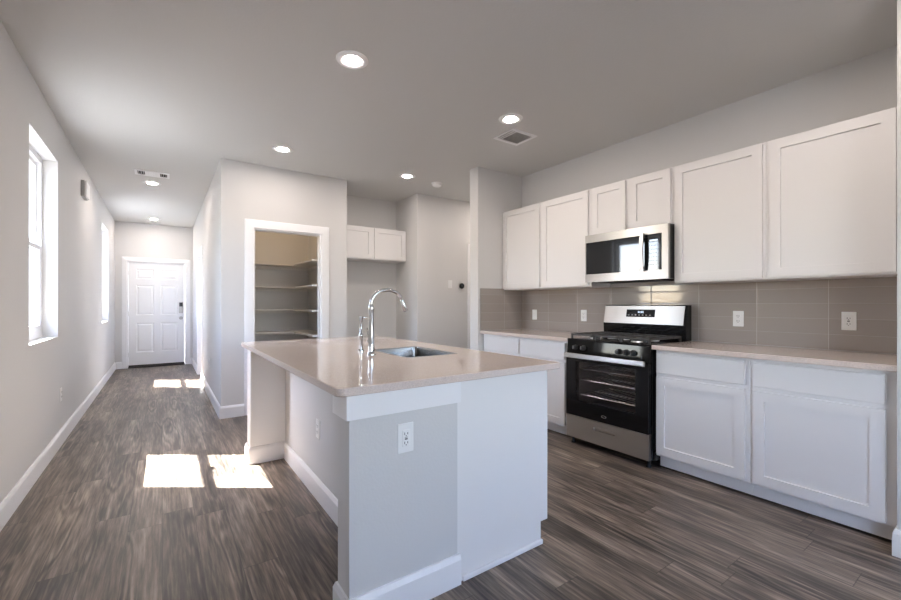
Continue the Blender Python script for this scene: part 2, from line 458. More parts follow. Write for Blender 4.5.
def baseboard(name, pts, side):
    """profiled board 130 high following a polyline on the floor; side = +1/-1 gives the direction it grows from the wall"""
    bm = bmesh.new()
    prof = [(0, 0), (.015, 0), (.015, .108), (.011, .118), (.007, .128), (0, .130)]
    pts = [Vector((*p, 0)) for p in pts]; n = len(pts); rings = []
    for i, p in enumerate(pts):
        d1 = (pts[i] - pts[i - 1]).normalized() if i else None
        d2 = (pts[i + 1] - pts[i]).normalized() if i < n - 1 else None
        nrm = [Vector((-d.y, d.x, 0)) * side for d in (d1, d2) if d is not None]
        m = nrm[0] if len(nrm) == 1 else (nrm[0] + nrm[1]) / (1 + nrm[0].dot(nrm[1]))
        rings.append([bm.verts.new(p + m * (u + .0005) + Vector((0, 0, w + .0005))) for u, w in prof])
    k = len(prof)
    for a, b in zip(rings, rings[1:]):
        for i in range(k): bm.faces.new((a[i], a[(i + 1) % k], b[(i + 1) % k], b[i]))
    bm.faces.new(rings[0]); bm.faces.new(list(reversed(rings[-1])))
    return st(name, bm, TRIM)
baseboard('baseboard_left', [(XL, REAR_Y + .02), (XL, YE)], -1)
baseboard('baseboard_hall_end', [(XL + .016, YE), (-.62, YE)], -1)
baseboard('baseboard_hall_end_right', [(.468, YE), (HX - .016, YE)], -1)
baseboard('baseboard_hall_right', [(HX, YE - .02), (HX, 8.41)], -1)
baseboard('baseboard_pantry_corner', [(HX, 7.41), (HX, YP), (.732, YP)], -1)
baseboard('baseboard_nook', [(1.67, YP), (1.895, YP), (1.895, 5.63), (2.92, 5.63), (2.92, 4.99), (3.79, 4.99)], -1)
baseboard('baseboard_return', [(3.4, YSB), (SX, YSB), (SX, YS), (2.975, YS)], -1)
baseboard('baseboard_near', [(3.0, .401), (2.905, .401), (2.905, .27), (3.5, .27)], -1)

# ------------------------------------------------------------------ windows
def window(name, y0, y1, z0, z1):
    root = structure(empty(name, (XL - .10, (y0 + y1) / 2, z0)))
    e = .0008
    xf, xb = XL - .095, XL - .145
    bm = bmesh.new(); ring_into(bm, 'X', xf, xb, y0 + e, y1 - e, z0 + e, z1 - e, .042, .05)
    link_mesh('window_frame', bm, TRIM, root)
    zm = (z0 + z1) / 2 - .02
    lower = link_mesh('lower_sash', ring_into(bmesh.new(), 'X', xf - .002, xf - .024, y0 + .043, y1 - .043, z0 + .051, zm + .03, .034, .05), TRIM, root)
    upper = link_mesh('upper_sash', ring_into(bmesh.new(), 'X', xb + .022, xb + .002, y0 + .043, y1 - .043, zm - .01, z1 - .043, .034), TRIM, root)
    box('glass_pane', GLASS, lower, xf - .011, y0 + .078, z0 + .102, xf - .015, y1 - .078, zm - .005, bev=0)
    box('glass_pane', GLASS, upper, xb + .010, y0 + .078, zm + .025, xb + .014, y1 - .078, z1 - .078, bev=0)
    box('sash_lock', PLASTIC, lower, xf + .010, (y0 + y1) / 2 - .03, zm + .031, xf - .020, (y0 + y1) / 2 + .03, zm + .042)
    return root
window('window_1', *WIN[0])
window('window_2', *WIN[1])
for i, (a, b) in enumerate(REAR_WINDOWS):  # out-of-view rear windows, positioned for the daylight they let in
    root = structure(empty('window_%d' % (i + 3), ((a + b) / 2, REAR_Y - .1, .85)))
    link_mesh('window_frame', ring_into(bmesh.new(), 'Y', REAR_Y - .06, REAR_Y - .11, a + .001, b - .001, .851, 2.399, .05), TRIM, root)
    box('meeting_rail', TRIM, root, a + .05, REAR_Y - .065, 1.60, b - .05, REAR_Y - .105, 1.66, bev=0)

w6 = structure(empty('window_5', (XL - .1, -2.4, .85)))  # window added out of view to brighten the right-hand cabinets
link_mesh('window_frame', ring_into(bmesh.new(), 'X', XL - .05, XL - .12, -3.499, -1.301, .851, 2.299, .05), TRIM, w6)
box('mullion', TRIM, w6, XL - .06, -2.44, .902, XL - .11, -2.36, 2.248, bev=0)

# ------------------------------------------------------------------ doors and casings
def casing(name, axis, face, out, u0, u1, z1, w):
    """three-sided moulded casing; opening u0..u1 up to z1"""
    bm = bmesh.new(); V = []
    prof = [(0, 0), (0, .014), (.006, .017), (w * .6, .014), (w - .01, .011), (w, .008), (w, 0)]  # (distance from opening, thickness)
    def pt(u, z, t):
        return (face + out * (t + .0005), u, z) if axis == 'X' else (u, face + out * (t + .0005), z)
    rings = []
    for u, z, du, dz in ((u0, .001, -1, 0), (u0, z1, -1, 1), (u1, z1, 1, 1), (u1, .001, 1, 0)):
        rings.append([bm.verts.new(pt(u + du * (p + .001), z + dz * (p + .001), t)) for p, t in prof])
    k = len(prof)
    for a, b in zip(rings, rings[1:]):
        for i in range(k): bm.faces.new((a[i], a[(i + 1) % k], b[(i + 1) % k], b[i]))
    bm.faces.new(rings[0]); bm.faces.new(list(reversed(rings[-1])))
    return link_mesh(name, bm, TRIM)

def six_panel(parent, axis, face, back, u0, u1, z0, z1, mirror=False):
    w = u1 - u0; st_, mid = .115, .105
    pw = (w - 2 * st_ - mid) / 2
    cols = [(u0 + st_, u0 + st_ + pw), (u1 - st_ - pw, u1 - st_)]
    rows = [(z0 + .24, z0 + .80), (z0 + .95, z0 + 1.53), (z0 + 1.645, z1 - .12)]
    rects = [(a, b, c, d) for a, b in cols for c, d in rows]
    slab = link_mesh('door_slab', recessed_panel(axis, face, back, u0, u1, z0, z1, rects, .010, .012), TRIM, parent)
    sg = 1 if back > face else -1
    for a, b, c, d in rects:
        bm = recessed_panel(axis, face + sg * .002, face + sg * .0102, a + .045, b - .045, c + .045, d - .045, [], 0)
        for v in bm.verts:       # bevelled raised field
            p = v.co.x if axis == 'X' else v.co.y
            if abs(p - (face + sg * .0102)) < 1e-5:
                u = v.co.y if axis == 'X' else v.co.x
                nu = u + (-.02 if u < (a + b) / 2 else .02)
                if axis == 'X': v.co.y = nu
                else: v.co.x = nu
                v.co.z += -.02 if v.co.z < (c + d) / 2 else .02
        link_mesh('raised_panel', bm, TRIM, slab)
    return slab

d1 = structure(empty('door_1', (-.075, YE, 0)))
c = casing('door_casing', 'Y', YE, -1, -.54, .39, 2.025, .078); c.parent = d1; c.matrix_parent_inverse = Matrix.Translation((.075, -YE, 0))
link_mesh('door_jamb', slab_holes('Y', YE + .001, YE + .149, -.5395, .3895, .0005, 2.0245, [(-.525, .375, -1, 2.01)]), TRIM, d1)
six_panel(d1, 'Y', YE + .03, YE + .074, -.522, .372, .05, 2.007)
box('door_sweep', BLACKMATTE, d1, -.522, YE + .022, .022, .372, YE + .075, .049)
box('threshold', BLACKMATTE, d1, -.524, YE - .02, .0008, .374, YE + .12, .02)
dh = box('keypad_lock', NICKEL, d1, .275, YE + .008, 1.03, .345, YE + .0295, 1.25, bev=.008, seg=3)
box('keypad_face', BLACKMATTE, dh, .283, YE + .004, 1.165, .337, YE + .0078, 1.243, bev=.003)
lathe('thumb_turn', NICKEL, dh, [(.0, -.02), (.014, -.02), (.014, 0)], (.31, YE + .0078, 1.09), 'Y')
lathe('door_knob', NICKEL, d1, [(.0, -.062), (.018, -.062), (.029, -.052), (.029, -.036), (.016, -.026), (.011, -.018), (.012, -.006), (.032, -.005), (.033, 0), (0, 0)], (.31, YE + .0295, .935), 'Y')
for z in (.25, 1.03, 1.8): box('hinge', NICKEL, d1, -.530, YE + .018, z - .045, -.520, YE + .0295, z + .045)

# second door on the hall's right side
d2 = structure(empty('door_2', (HX, 7.91, 0)))
c = casing('door_casing', 'X', HX, -1, 7.50, 8.32, 2.04, .08); c.parent = d2; c.matrix_parent_inverse = Matrix.Translation((-HX, -7.91, 0))
link_mesh('door_jamb', slab_holes('X', HX + .001, HX + .109, 7.5005, 8.3195, .0005, 2.0395, [(7.515, 8.305, -1, 2.025)]), TRIM, d2)
six_panel(d2, 'X', HX + .04, HX + .078, 7.518, 8.302, .012, 2.022)
# door at the corridor
d3 = structure(empty('door_3', (4.185, 4.99, 0)))
c = casing('door_casing', 'Y', 4.99, -1, 3.87, 4.50, 2.06, .07); c.parent = d3; c.matrix_parent_inverse = Matrix.Translation((-4.185, -4.99, 0))
six_panel(d3, 'Y', 5.02, 5.058, 3.875, 4.495, .012, 2.055)
# pantry opening
tp = empty('trim_1', (1.185, YP, 0)); structure(tp)
c = casing('door_casing', 'Y', YP, -1, .830, 1.572, 2.05, .094); c.parent = tp; c.matrix_parent_inverse = Matrix.Translation((-1.185, -YP, 0))
link_mesh('door_jamb', slab_holes('Y', YP + .001, YP + .109, .8305, 1.5715, .0005, 2.0495, [(.842, 1.560, -1, 2.038)]), TRIM, tp)
baseboard('baseboard_pantry', [(HX + .11, YP + .13), (HX + .11, 6.25), (1.785, 6.25), (1.785, YP + .12)], -1)

# pantry shelves (L-shaped boards on cleats)
SH = [(1.745, 'topmost'), (1.435, 'second from the top'), (1.12, 'third from the top'), (.815, 'fourth from the top'), (.50, 'lowest')]
for z, word in SH:
    root = thing('pantry_shelf', (1.2, 6.1, z), 'painted corner shelf inside the pantry, ' + word, 'shelf', 'pantry shelves')
    bm = bmesh.new()
    xs0, xs1, yb, yf, xi, yn = .622, 1.784, 6.249, 5.95, 1.50, 5.10
    pts = [(xs0, yb), (xs1, yb), (xs1, yn), (xi, yn), (xi, yf), (xs0, yf)]
    lo = [bm.verts.new((x, y, z)) for x, y in pts]; hi = [bm.verts.new((x, y, z + .018)) for x, y in pts]
    bm.faces.new(lo); bm.faces.new(hi)
    for i in range(6): bm.faces.new((lo[i], lo[(i + 1) % 6], hi[(i + 1) % 6], hi[i]))
    link_mesh('shelf_board', bm, SHELF, root)
    box('cleat', SHELF, root, xs0, yb - .018, z - .04, xs1 - .02, yb - .0005, z - .0005)
    box('cleat', SHELF, root, xs1 - .018, yn + .05, z - .04, xs1 - .0005, yb - .02, z - .0005)

# ------------------------------------------------------------------ cabinets
def upper(name, y0, y1, z0, z1, doors, label, group='white wall cabinets above the counter'):
    root = thing(name, (XR - .16, (y0 + y1) / 2, z0), label, 'cabinet', group)
    body = box('cabinet_body', CAB, root, 3.292, y0 + .0006, z0, XR - .001, y1 - .0006, z1, bev=.001)
    for a, b in doors:
        shaker('door', CAB, root, 'X', 3.271, 3.2915, a, b, z0 + .012, z1 - .012)
    return root
upper('wall_cabinet', 3.030, 3.628, 1.378, 2.292, [(3.048, 3.620)], 'white shaker wall cabinet in the corner against the return wall')
upper('wall_cabinet', 2.4125, 3.030, 1.378, 2.292, [(2.440, 3.010)], 'white tall wall cabinet just left of the microwave')
upper('wall_cabinet', 1.6495, 2.4125, 1.842, 2.292, [(2.058, 2.394), (1.676, 2.016)], 'short two-door white wall cabinet directly over the microwave')
upper('wall_cabinet', 1.048, 1.6495, 1.378, 2.292, [(1.068, 1.640)], 'large white wall cabinet just right of the microwave')
upper('wall_cabinet', .4025, 1.048, 1.378, 2.292, [(.456, 1.028)], 'large white wall cabinet at the far right end of the row')

def base(y0, y1, door, label, name='base_cabinet'):
    root = thing(name, (3.27, (y0 + y1) / 2, 0), label, 'cabinet', 'white base cabinets along the right wall')
    box('cabinet_body', CAB, root, 2.992, y0 + .0006, .1, XR - .001, y1 - .0006, .882, bev=.001)
    box('toe_kick', CAB, root, 3.046, y0 + .0006, .012, 3.062, y1 - .0006, .0995, bev=.001)
    shaker('door', CAB, root, 'X', 2.971, 2.9915, door[0], door[1], .118, .684)
    box('drawer', CAB, root, 2.971, door[0], .710, 2.9915, door[1], .858, bev=.002)
    return root
base(3.036, 3.628, (3.052, 3.600), 'white base cabinet in the corner beside the return wall')
base(2.412, 3.036, (2.462, 3.022), 'white base cabinet immediately left of the range')
base(1.036, 1.632, (1.062, 1.622), 'white base cabinet immediately right of the range')
base(.4025, 1.036, (.450, 1.018), 'white base cabinet at the right end by the near wall')

def counter(name, x0, y0, x1, y1, z0, z1, label):
    bm = bmesh.new(); box_into(bm, x0, y0, z0, x1, y1, z1, .002)
    return tag(link_mesh(name, bm, QUARTZ), label, 'countertop')
counter('countertop', 2.936, 2.402, XR - .0095, YS - .0095, .8825, .914, 'beige quartz countertop between the return wall and the range')
counter('countertop', 2.936, .4025, XR - .0095, 1.638, .8825, .914, 'beige quartz countertop between the range and the near wall')

# cabinets over the refrigerator nook
root = thing('nook_cabinet', (2.4, 5.46, 1.828), 'small two-door white wall cabinet high inside the refrigerator nook', 'cabinet')
box('cabinet_body', CAB, root, 1.8965, 5.322, 1.828, 2.9185, 5.629, 2.275, bev=.001)
shaker('door', CAB, root, 'Y', 5.300, 5.3215, 1.935, 2.385, 1.84, 2.263)
shaker('door', CAB, root, 'Y', 5.300, 5.3215, 2.418, 2.895, 1.84, 2.263)

# ------------------------------------------------------------------ island
IX0, IX1, IY0, IY1 = .563, 1.633, 1.455, 3.57
isl = thing('kitchen_island', (1.1, 2.5, 0), 'white kitchen island with grey end wall and knee recess, standing mid-room', 'island')
# drywall frame: near wing, long back wall, far wing - one continuous body
bm = bmesh.new()
pts = [(IX0, IY0), (1.052, IY0), (1.052, IY1), (.535 + .013, IY1), (.535 + .013, 3.43), (.80, 3.43), (.80, 1.575), (IX0, 1.575)]
lo = [bm.verts.new((x, y, .0008)) for x, y in pts]; hi = [bm.verts.new((x, y, .882)) for x, y in pts]
bm.faces.new(lo); bm.faces.new(hi)
for i in range(len(pts)): bm.faces.new((lo[i], lo[(i + 1) % len(pts)], hi[(i + 1) % len(pts)], hi[i]))
link_mesh('knee_wall', bm, WALL, isl)
# base boards around it
def island_base(pts, side, parent):
    o = baseboard('base_trim', pts, side); del o['kind']
    o.parent = parent; o.matrix_parent_inverse = Matrix.Translation(-parent.location); return o
island_base([(1.062, IY0), (IX0, IY0), (IX0, 1.575), (.80, 1.575), (.80, 3.43), (.548, 3.43), (.548, IY1), (1.0, IY1)], 1, isl)
wp = box('wing_bounce_panel', CAB, isl, .549, 3.4215, .1325, .7985, 3.4295, .8815, bev=.001); wp['label'] = 'panel coloured lighter to stand in for sun bounce'  # sun bounce from the floor patch, put into a lighter panel colour
# apron boards under the top
bm = bmesh.new()
prof = [(1.060, IY0 - .0005), (1.060, IY0 - .016), (IX0 - .016, IY0 - .016), (IX0 - .016, 1.591), (.799, 1.591), (.799, 1.5755), (IX0 - .0005, 1.5755), (IX0 - .0005, IY0 - .0005)]
lo = [bm.verts.new((x, y, .790)) for x, y in prof]; hi = [bm.verts.new((x, y, .8815)) for x, y in prof]
bm.faces.new(lo); bm.faces.new(hi)
for i in range(8): bm.faces.new((lo[i], lo[(i + 1) % 8], hi[(i + 1) % 8], hi[i]))
link_mesh('apron', bm, TRIM, isl)
# white end panel with toe notch
def end_panel(ya, yb):
    bm = bmesh.new()
    pp = [(1.0525, .0008), (1.575, .0008), (1.575, .112), (1.624, .112), (1.624, .882), (1.0525, .882)]
    A = [bm.verts.new((x, ya, z)) for x, z in pp]; B = [bm.verts.new((x, yb, z)) for x, z in pp]
    bm.faces.new(A); bm.faces.new(B)
    for i in range(6): bm.faces.new((A[i], A[(i + 1) % 6], B[(i + 1) % 6], B[i]))
    return link_mesh('end_panel', bm, CAB, isl)
end_panel(IY0 + .002, IY0 + .018); end_panel(IY1 - .018, IY1)
box('shoe_trim', TRIM, isl, 1.0785, IY0 - .010, .0008, 1.580, IY0 + .0015, .026, bev=.004, seg=2)
link_mesh('cabinet_body', slab_holes('Y', IY0 + .0185, IY1 - .0185, 1.0525, 1.623, .112, .70, []), CAB, isl)
box('toe_kick', CAB, isl, 1.558, IY0 + .019, .001, 1.573, IY1 - .019, .1115)
ys = [1.477, 1.99, 2.53, 3.06, 3.555]
for i in range(4):
    a, b = ys[i] + (0 if i == 0 else .012), ys[i + 1] - .012
    shaker('door', CAB, isl, 'X', 1.645, 1.6245, a, b, .118, .684)
    box('drawer', CAB, isl, 1.6245, a, .710, 1.645, b, .858, bev=.002)
link_mesh('face_frame', slab_holes('X', 1.607, 1.6235, IY0 + .019, IY1 - .019, .7005, .882, []), CAB, isl)

# island top with clipped corners and a sink cut-out
SKX0, SKX1, SKY0, SKY1 = 1.125, 1.465, 2.03, 2.52
CX0, CX1, CY0, CY1 = .507, 1.685, 1.420, 3.62
bm = bmesh.new(); z0, z1 = .8825, .914
cl = .035
def arc(cx, cy, r, a0, a1, n=6): return [(cx + r * math.cos(a0 + (a1 - a0) * i / n), cy + r * math.sin(a0 + (a1 - a0) * i / n)) for i in range(n + 1)]
outer = arc(CX0 + cl, CY0 + cl, cl, PI, 1.5 * PI) + arc(CX1 - .012, CY0 + .012, .012, 1.5 * PI, 2 * PI) + arc(CX1 - .012, CY1 - .012, .012, 0, .5 * PI) + arc(CX0 + cl, CY1 - cl, cl, .5 * PI, PI)
r_ = .03
inner = arc(SKX0 + r_, SKY0 + r_, r_, PI, 1.5 * PI) + arc(SKX1 - r_, SKY0 + r_, r_, 1.5 * PI, 2 * PI) + arc(SKX1 - r_, SKY1 - r_, r_, 0, .5 * PI) + arc(SKX0 + r_, SKY1 - r_, r_, .5 * PI, PI)
def inset(loop, d, c):
    return [(x + (d if x < c[0] else -d), y + (d if y < c[1] else -d)) for x, y in loop]
cc = ((CX0 + CX1) / 2, (CY0 + CY1) / 2); cs = ((SKX0 + SKX1) / 2, (SKY0 + SKY1) / 2)
def loopv(loop, z): return [bm.verts.new((x, y, z)) for x, y in loop]
O = [loopv(inset(outer, .003, cc), z0), loopv(outer, z0 + .003), loopv(outer, z1 - .003), loopv(inset(outer, .003, cc), z1)]
I = [loopv(inner, z0), loopv(inner, z1 - .002), loopv(inset(inner, -.002, cs), z1)]
for R_ in (O, I):
    for a, b in zip(R_, R_[1:]):
        n = len(a)
        for i in range(n): bm.faces.new((a[i], a[(i + 1) % n], b[(i + 1) % n], b[i]))
# the two faces: both loops have equal counts and the same start corner
for o_, i_ in ((O[3], I[2]), (O[0], I[0])):
    n = len(o_)
    for i in range(n): bm.faces.new((o_[i], o_[(i + 1) % n], i_[(i + 1) % n], i_[i]))
top = link_mesh('island_countertop', bm, QUARTZ)
tag(top, 'large beige quartz slab topping the island, with a sink cut-out', 'countertop')

# sink
sink = thing('sink', (cs[0], cs[1], .70), 'stainless steel sink set in the island top', 'sink')
bm = bmesh.new()
def off(loop, d): return inset(loop, d, cs)
L_ = [loopv(off(inner, -.010), .9143), loopv(off(inner, -.010), .9155), loopv(off(inner, -.003), .9163), loopv(off(inner, .004), .9150), loopv(off(inner, .006), .905), loopv(off(inner, .012), .72), loopv(off(inner, .04), .702),
      loopv(off(inner, .045), .7015)]
for a, b in zip(L_, L_[1:]):
    n = len(a)
    for i in range(n): bm.faces.new((a[i], a[(i + 1) % n], b[(i + 1) % n], b[i]))
bm.faces.new(L_[-1])
link_mesh('basin', bm, SINKSTEEL, sink, smooth=True)
lathe('drain', CHROME, sink, [(.0, .0005), (.03, .0005), (.042, .003), (.045, .0015), (.045, 0.0003), (0, .0003)], (cs[0], cs[1], .7018))

# faucet
fx, fy = 1.014, 2.27
fau = thing('faucet', (fx, fy, .914), 'tall chrome gooseneck faucet on the island beside the sink', 'faucet')
lathe('base_collar', CHROME, fau, [(0, 0.0004), (.027, 0.0004), (.027, .006), (.024, .012), (.0195, .02), (0, .02)], (fx, fy, .914))
lathe('column', CHROME, fau, [(.0, 0.021), (.0185, .021), (.0185, .10), (.0165, .14), (.0145, .24), (.0165, .262), (.0175, .268), (.0165, .29), (.012, .30), (0, .30)], (fx, fy, .914), n=28)
R = .105; pts = []
for i in range(0, 25):
    a = PI - (PI * .94) * i / 24
    pts.append((fx + R + R * math.cos(a), fy, .914 + .302 + R * math.sin(a) * .80))
tube('spout', CHROME, fau, [(fx, fy, .914 + .301 - .02)] + pts, .0115, 16)
e1 = Vector(pts[-1]); dr = (Vector(pts[-1]) - Vector(pts[-2])).normalized()
sp = tube('spray_head', CHROME, fau, [e1 - dr * .012, e1 - dr * .008, e1 + dr * .03, e1 + dr * .056, e1 + dr * .062], [.0125, .0145, .015, .0165, .015], 18)
tube('nozzle', BLACKMATTE, sp, [e1 + dr * .0622, e1 + dr * .066], .012, 16)
hb = tube('lever_hub', CHROME, fau, [(fx, fy + .016, .914 + .075), (fx, fy + .042, .914 + .075)], .013, 16)
tube('lever', CHROME, hb, [(fx, fy + .036, .914 + .08), (fx, fy + .045, .914 + .11), (fx - .002, fy + .062, .914 + .155)], [.006, .005, .0065], 12)

# soap dispenser behind it
sx, sy = 1.035, 2.475
so = thing('soap_dispenser', (sx, sy, .914), 'slim chrome soap dispenser standing left of the faucet', 'dispenser')
lathe('base_collar', CHROME, so, [(0, .0004), (.021, .0004), (.021, .008), (.013, .014), (0, .014)], (sx, sy, .914))
lathe('stem', CHROME, so, [(0, .0145), (.0105, .0145), (.0105, .085), (.014, .092), (.014, .110), (.0085, .118), (.0085, .185), (.012, .195), (.012, .222), (0, .226)], (sx, sy, .914))
tube('nozzle', CHROME, so, [(sx, sy, 1.114 + .01), (sx + .015, sy - .003, 1.114 + .016), (sx + .036, sy - .006, 1.114 + .013), (sx + .041, sy - .006, 1.114 + .004)], [.007, .0065, .006, .005], 12)

# ------------------------------------------------------------------ range
RY0, RY1 = 1.645, 2.400
rng = thing('gas_range', (3.25, (RY0 + RY1) / 2, 0), 'stainless and black gas range standing between the base cabinets', 'stove')
# body shell with an oven cavity that opens to the front
bm = slab_holes('X', 2.958, 3.50, RY0, RY1, .055, .885, [(RY0 + .09, RY1 - .09, .32, .735)])
link_mesh('range_body', bm, BLACK, rng)
bm = slab_holes('X', 2.960, 3.44, RY0 + .091, RY1 - .091, .321, .734, [(RY0 + .10, RY1 - .10, .33, .725)])
link_mesh('oven_liner', bm, OVENIN, rng)
box('oven_back', OVENIN, rng, 3.442, RY0 + .091, .321, 3.455, RY1 - .091, .734)
for z in (.43, .56, .655):
    bm = bmesh.new()
    for k in range(15):
        y = RY0 + .115 + k * (RY1 - RY0 - .23) / 14
        tube_into(bm, [(2.985, y, z), (3.40, y, z)], .003, 6)
    for x in (2.985, 3.19, 3.40): tube_into(bm, [(x, RY0 + .102, z), (x, RY1 - .102, z)], .0045, 6)
    link_mesh('oven_rack', bm, RACK, rng, smooth=True)
# drawer
dw = link_mesh('storage_drawer', recessed_panel('X', 2.922, 2.957, RY0 + .004, RY1 - .004, .062, .252, [(1.925, 2.125, .172, .204)], .012, .004), STEEL, rng)
box('drawer_pull', STEEL, dw, 2.912, 1.930, .196, 2.9215, 2.120, .2055, bev=.003, seg=2)
# oven door: black frame, stainless outline, tinted window
door = link_mesh('oven_door', slab_holes('X', 2.914, 2.956, RY0 + .004, RY1 - .004, .257, .778, [(RY0 + .105, RY1 - .105, .385, .725)]), BLACK, rng)
box('door_glass', OVENGLASS, door, 2.918, RY0 + .1055, .3855, 2.922, RY1 - .1055, .7245, bev=0)
bm = bmesh.new(); lathe_into(bm, [(.016, 0), (.020, 0), (.020, .0015), (.016, .0015)], (2.9122, 2.02, .305), 'X', 24, closed=True)
for v in bm.verts: v.co.z = .305 + (v.co.z - .305) * .5; v.co.y = 2.02 + (v.co.y - 2.02) * 1.15
link_mesh('emblem', bm, RACK, door)
h = box('oven_handle', STEEL, rng, 2.868, RY0 + .012, .755, 2.890, RY1 - .012, .795, bev=.007, seg=3)
for y in (RY0 + .05, RY1 - .05): box('handle_bracket', STEEL, h, 2.8905, y - .015, .762, 2.9135, y + .015, .788)
# control panel
bm = bmesh.new()
A = [(2.925, .783), (2.957, .783), (2.957, .898), (2.937, .898)]
va = [bm.verts.new((x, RY0 + .002, z)) for x, z in A]; vb = [bm.verts.new((x, RY1 - .002, z)) for x, z in A]
bm.faces.new(va); bm.faces.new(vb)
for i in range(4): bm.faces.new((va[i], va[(i + 1) % 4], vb[(i + 1) % 4], vb[i]))
cp = link_mesh('control_panel', bm, PANELBLACK, rng)
for y in (2.305, 2.225, 1.895, 1.835, 1.775):
    k = lathe('knob', BLACKMATTE, cp, [(0, -.034), (.015, -.034), (.0175, -.030), (.019, -.008), (.0235, -.005), (.0235, 0), (0, 0)], (2.9285, y, .842), 'X', 20)
    box('knob_grip', CHROME, k, 2.890, y - .002, .832, 2.8943, y + .002, .858, bev=.0006)
# cooktop
bm = bmesh.new(); box_into(bm, 2.938, RY0 + .001, .8985, 3.462, RY1 - .001, .914, .005, 2)
ctp = link_mesh('cooktop', bm, BLACK, rng, smooth=True)
box('front_lip', BLACK, ctp, 2.930, RY0 + .002, .899, 2.9375, RY1 - .002, .913, bev=.002)
for (bx, by, br) in ((3.07, 1.83, .045), (3.33, 1.83, .036), (3.07, 2.215, .04), (3.33, 2.215, .045), (3.20, 2.022, .045)):
    b = lathe('burner', RACK, rng, [(0, .0003), (br, .0003), (br, .010), (br - .008, .013), (0, .013)], (bx, by, .9143), 'Z', 24)
    lathe('burner_cap', BLACKMATTE, b, [(0, 0), (br - .006, 0), (br - .004, .005), (br - .01, .009), (0, .010)], (bx, by, .9276), 'Z', 24)
def grate(y0, y1):
    bm = bmesh.new(); t = .006; za, zb = .940, .956
    def bar(xa, ya, xb, yb): box_into(bm, min(xa, xb) - t * (ya != yb), min(ya, yb) - t * (xa != xb), za, max(xa, xb) + t * (ya != yb), max(ya, yb) + t * (xa != xb), zb, .002)
    x0, x1 = 2.962, 3.425; ym = (y0 + y1) / 2
    for y in (y0 + .008, y1 - .008): bar(x0, y, x1, y)
    for x in (x0 + .006, x1 - .006, (x0 + x1) / 2): bar(x, y0, x, y1)
    bar(x0, ym, x1, ym)
    for x in (x0 + .12, x1 - .12):
        bar(x, y0, x, y1)
    for x in (x0 + .006, x1 - .006):
        for y in (y0 + .008, y1 - .008): box_into(bm, x - .007, y - .007, .9145, x + .007, y + .007, .942, .001)
    link_mesh('grate', bm, IRON, rng)
w3 = (RY1 - RY0 - .03) / 3
for i in range(3): grate(RY0 + .015 + i * w3 + .001, RY0 + .015 + (i + 1) * w3 - .001)
# backguard
bm = bmesh.new()
A = [(3.501, .887), (3.555, .887), (3.555, 1.205), (3.493, 1.205), (3.458, 1.030), (3.466, .9155), (3.501, .9150)]
va = [bm.verts.new((x, RY0, z)) for x, z in A]; vb = [bm.verts.new((x, RY1, z)) for x, z in A]
bm.faces.new(va); bm.faces.new(vb)
for i in range(7): bm.faces.new((va[i], va[(i + 1) % 7], vb[(i + 1) % 7], vb[i]))
bg = link_mesh('backguard', bm, BLACK, rng)
bm = bmesh.new()
def onslope(z, o): return 3.458 + (z - 1.030) * (.035 / .175) - o
A = [(onslope(1.040, .0005), 1.040), (onslope(1.040, .006), 1.040), (onslope(1.198, .006), 1.198), (onslope(1.198, .0005), 1.198)]
va = [bm.verts.new((x, RY0 + .018, z)) for x, z in A]; vb = [bm.verts.new((x, RY1 - .004, z)) for x, z in A]
bm.faces.new(va); bm.faces.new(vb)
for i in range(4): bm.faces.new((va[i], va[(i + 1) % 4], vb[(i + 1) % 4], vb[i]))
bp = link_mesh('backguard_panel', bm, STEEL, bg)
bm = bmesh.new()
A = [(onslope(1.100, .0063), 1.100), (onslope(1.100, .009), 1.100), (onslope(1.166, .009), 1.166), (onslope(1.166, .0063), 1.166)]
va = [bm.verts.new((x, 1.905, z)) for x, z in A]; vb = [bm.verts.new((x, 2.170, z)) for x, z in A]
bm.faces.new(va); bm.faces.new(vb)
for i in range(4): bm.faces.new((va[i], va[(i + 1) % 4], vb[(i + 1) % 4], vb[i]))
link_mesh('display', bm, DISPLAY, bg)
for i in range(4):
    z = 1.142; y = 2.055 - i * .014
    box('digit', DIGITS, bg, onslope(z, .0105), y - .004, z - .009, onslope(z, .0096), y + .004, z + .009, bev=0)
for i in range(7):
    z = 1.117; y = 2.145 - i * .033
    box('button', GREY, bg, onslope(z, .0105), y - .007, z - .004, onslope(z, .0096), y + .007, z + .004, bev=0)
for x in (2.975, 3.46):
    for y in (RY0 + .035, RY1 - .035): lathe('foot', BLACKMATTE, rng, [(0, .0006), (.02, .0006), (.02, .01), (.011, .014), (.011, .0545), (0, .0545)], (x, y, 0), 'Z', 16)
box('anti_tip_bracket', BLACKMATTE, rng, 2.985, RY0 - .012, .0555, 3.04, RY0 - .0005, .12)

# ------------------------------------------------------------------ microwave
MY0, MY1, MZ0, MZ1 = 1.6645, 2.411, 1.412, 1.841
mw = thing('microwave', (3.4, 2.05, MZ0), 'stainless over-range microwave mounted under the short wall cabinet', 'microwave')
box('microwave_body', BLACKMATTE, mw, 3.225, MY0 - .014, MZ0 + .004, 3.585, MY1, MZ1, bev=.003)
fr = link_mesh('front_frame', slab_holes('X', 3.196, 3.2245, MY0 - .016, MY1 - .001, MZ0, MZ1 - .001, [(1.700, 2.402, 1.484, 1.772)]), STEEL, mw)
mdo = box('door_glass', SMOKED, mw, 3.199, 1.842, 1.4845, 3.219, 2.4015, 1.7715, bev=.001)
bm = bmesh.new(); lathe_into(bm, [(0, 0), (.018, 0), (.018, .001), (0, .001)], (3.1948, 2.12, 1.805), 'X', 20)
for v in bm.verts: v.co.z = 1.805 + (v.co.z - 1.805) * .22
link_mesh('emblem', bm, GREY, fr)
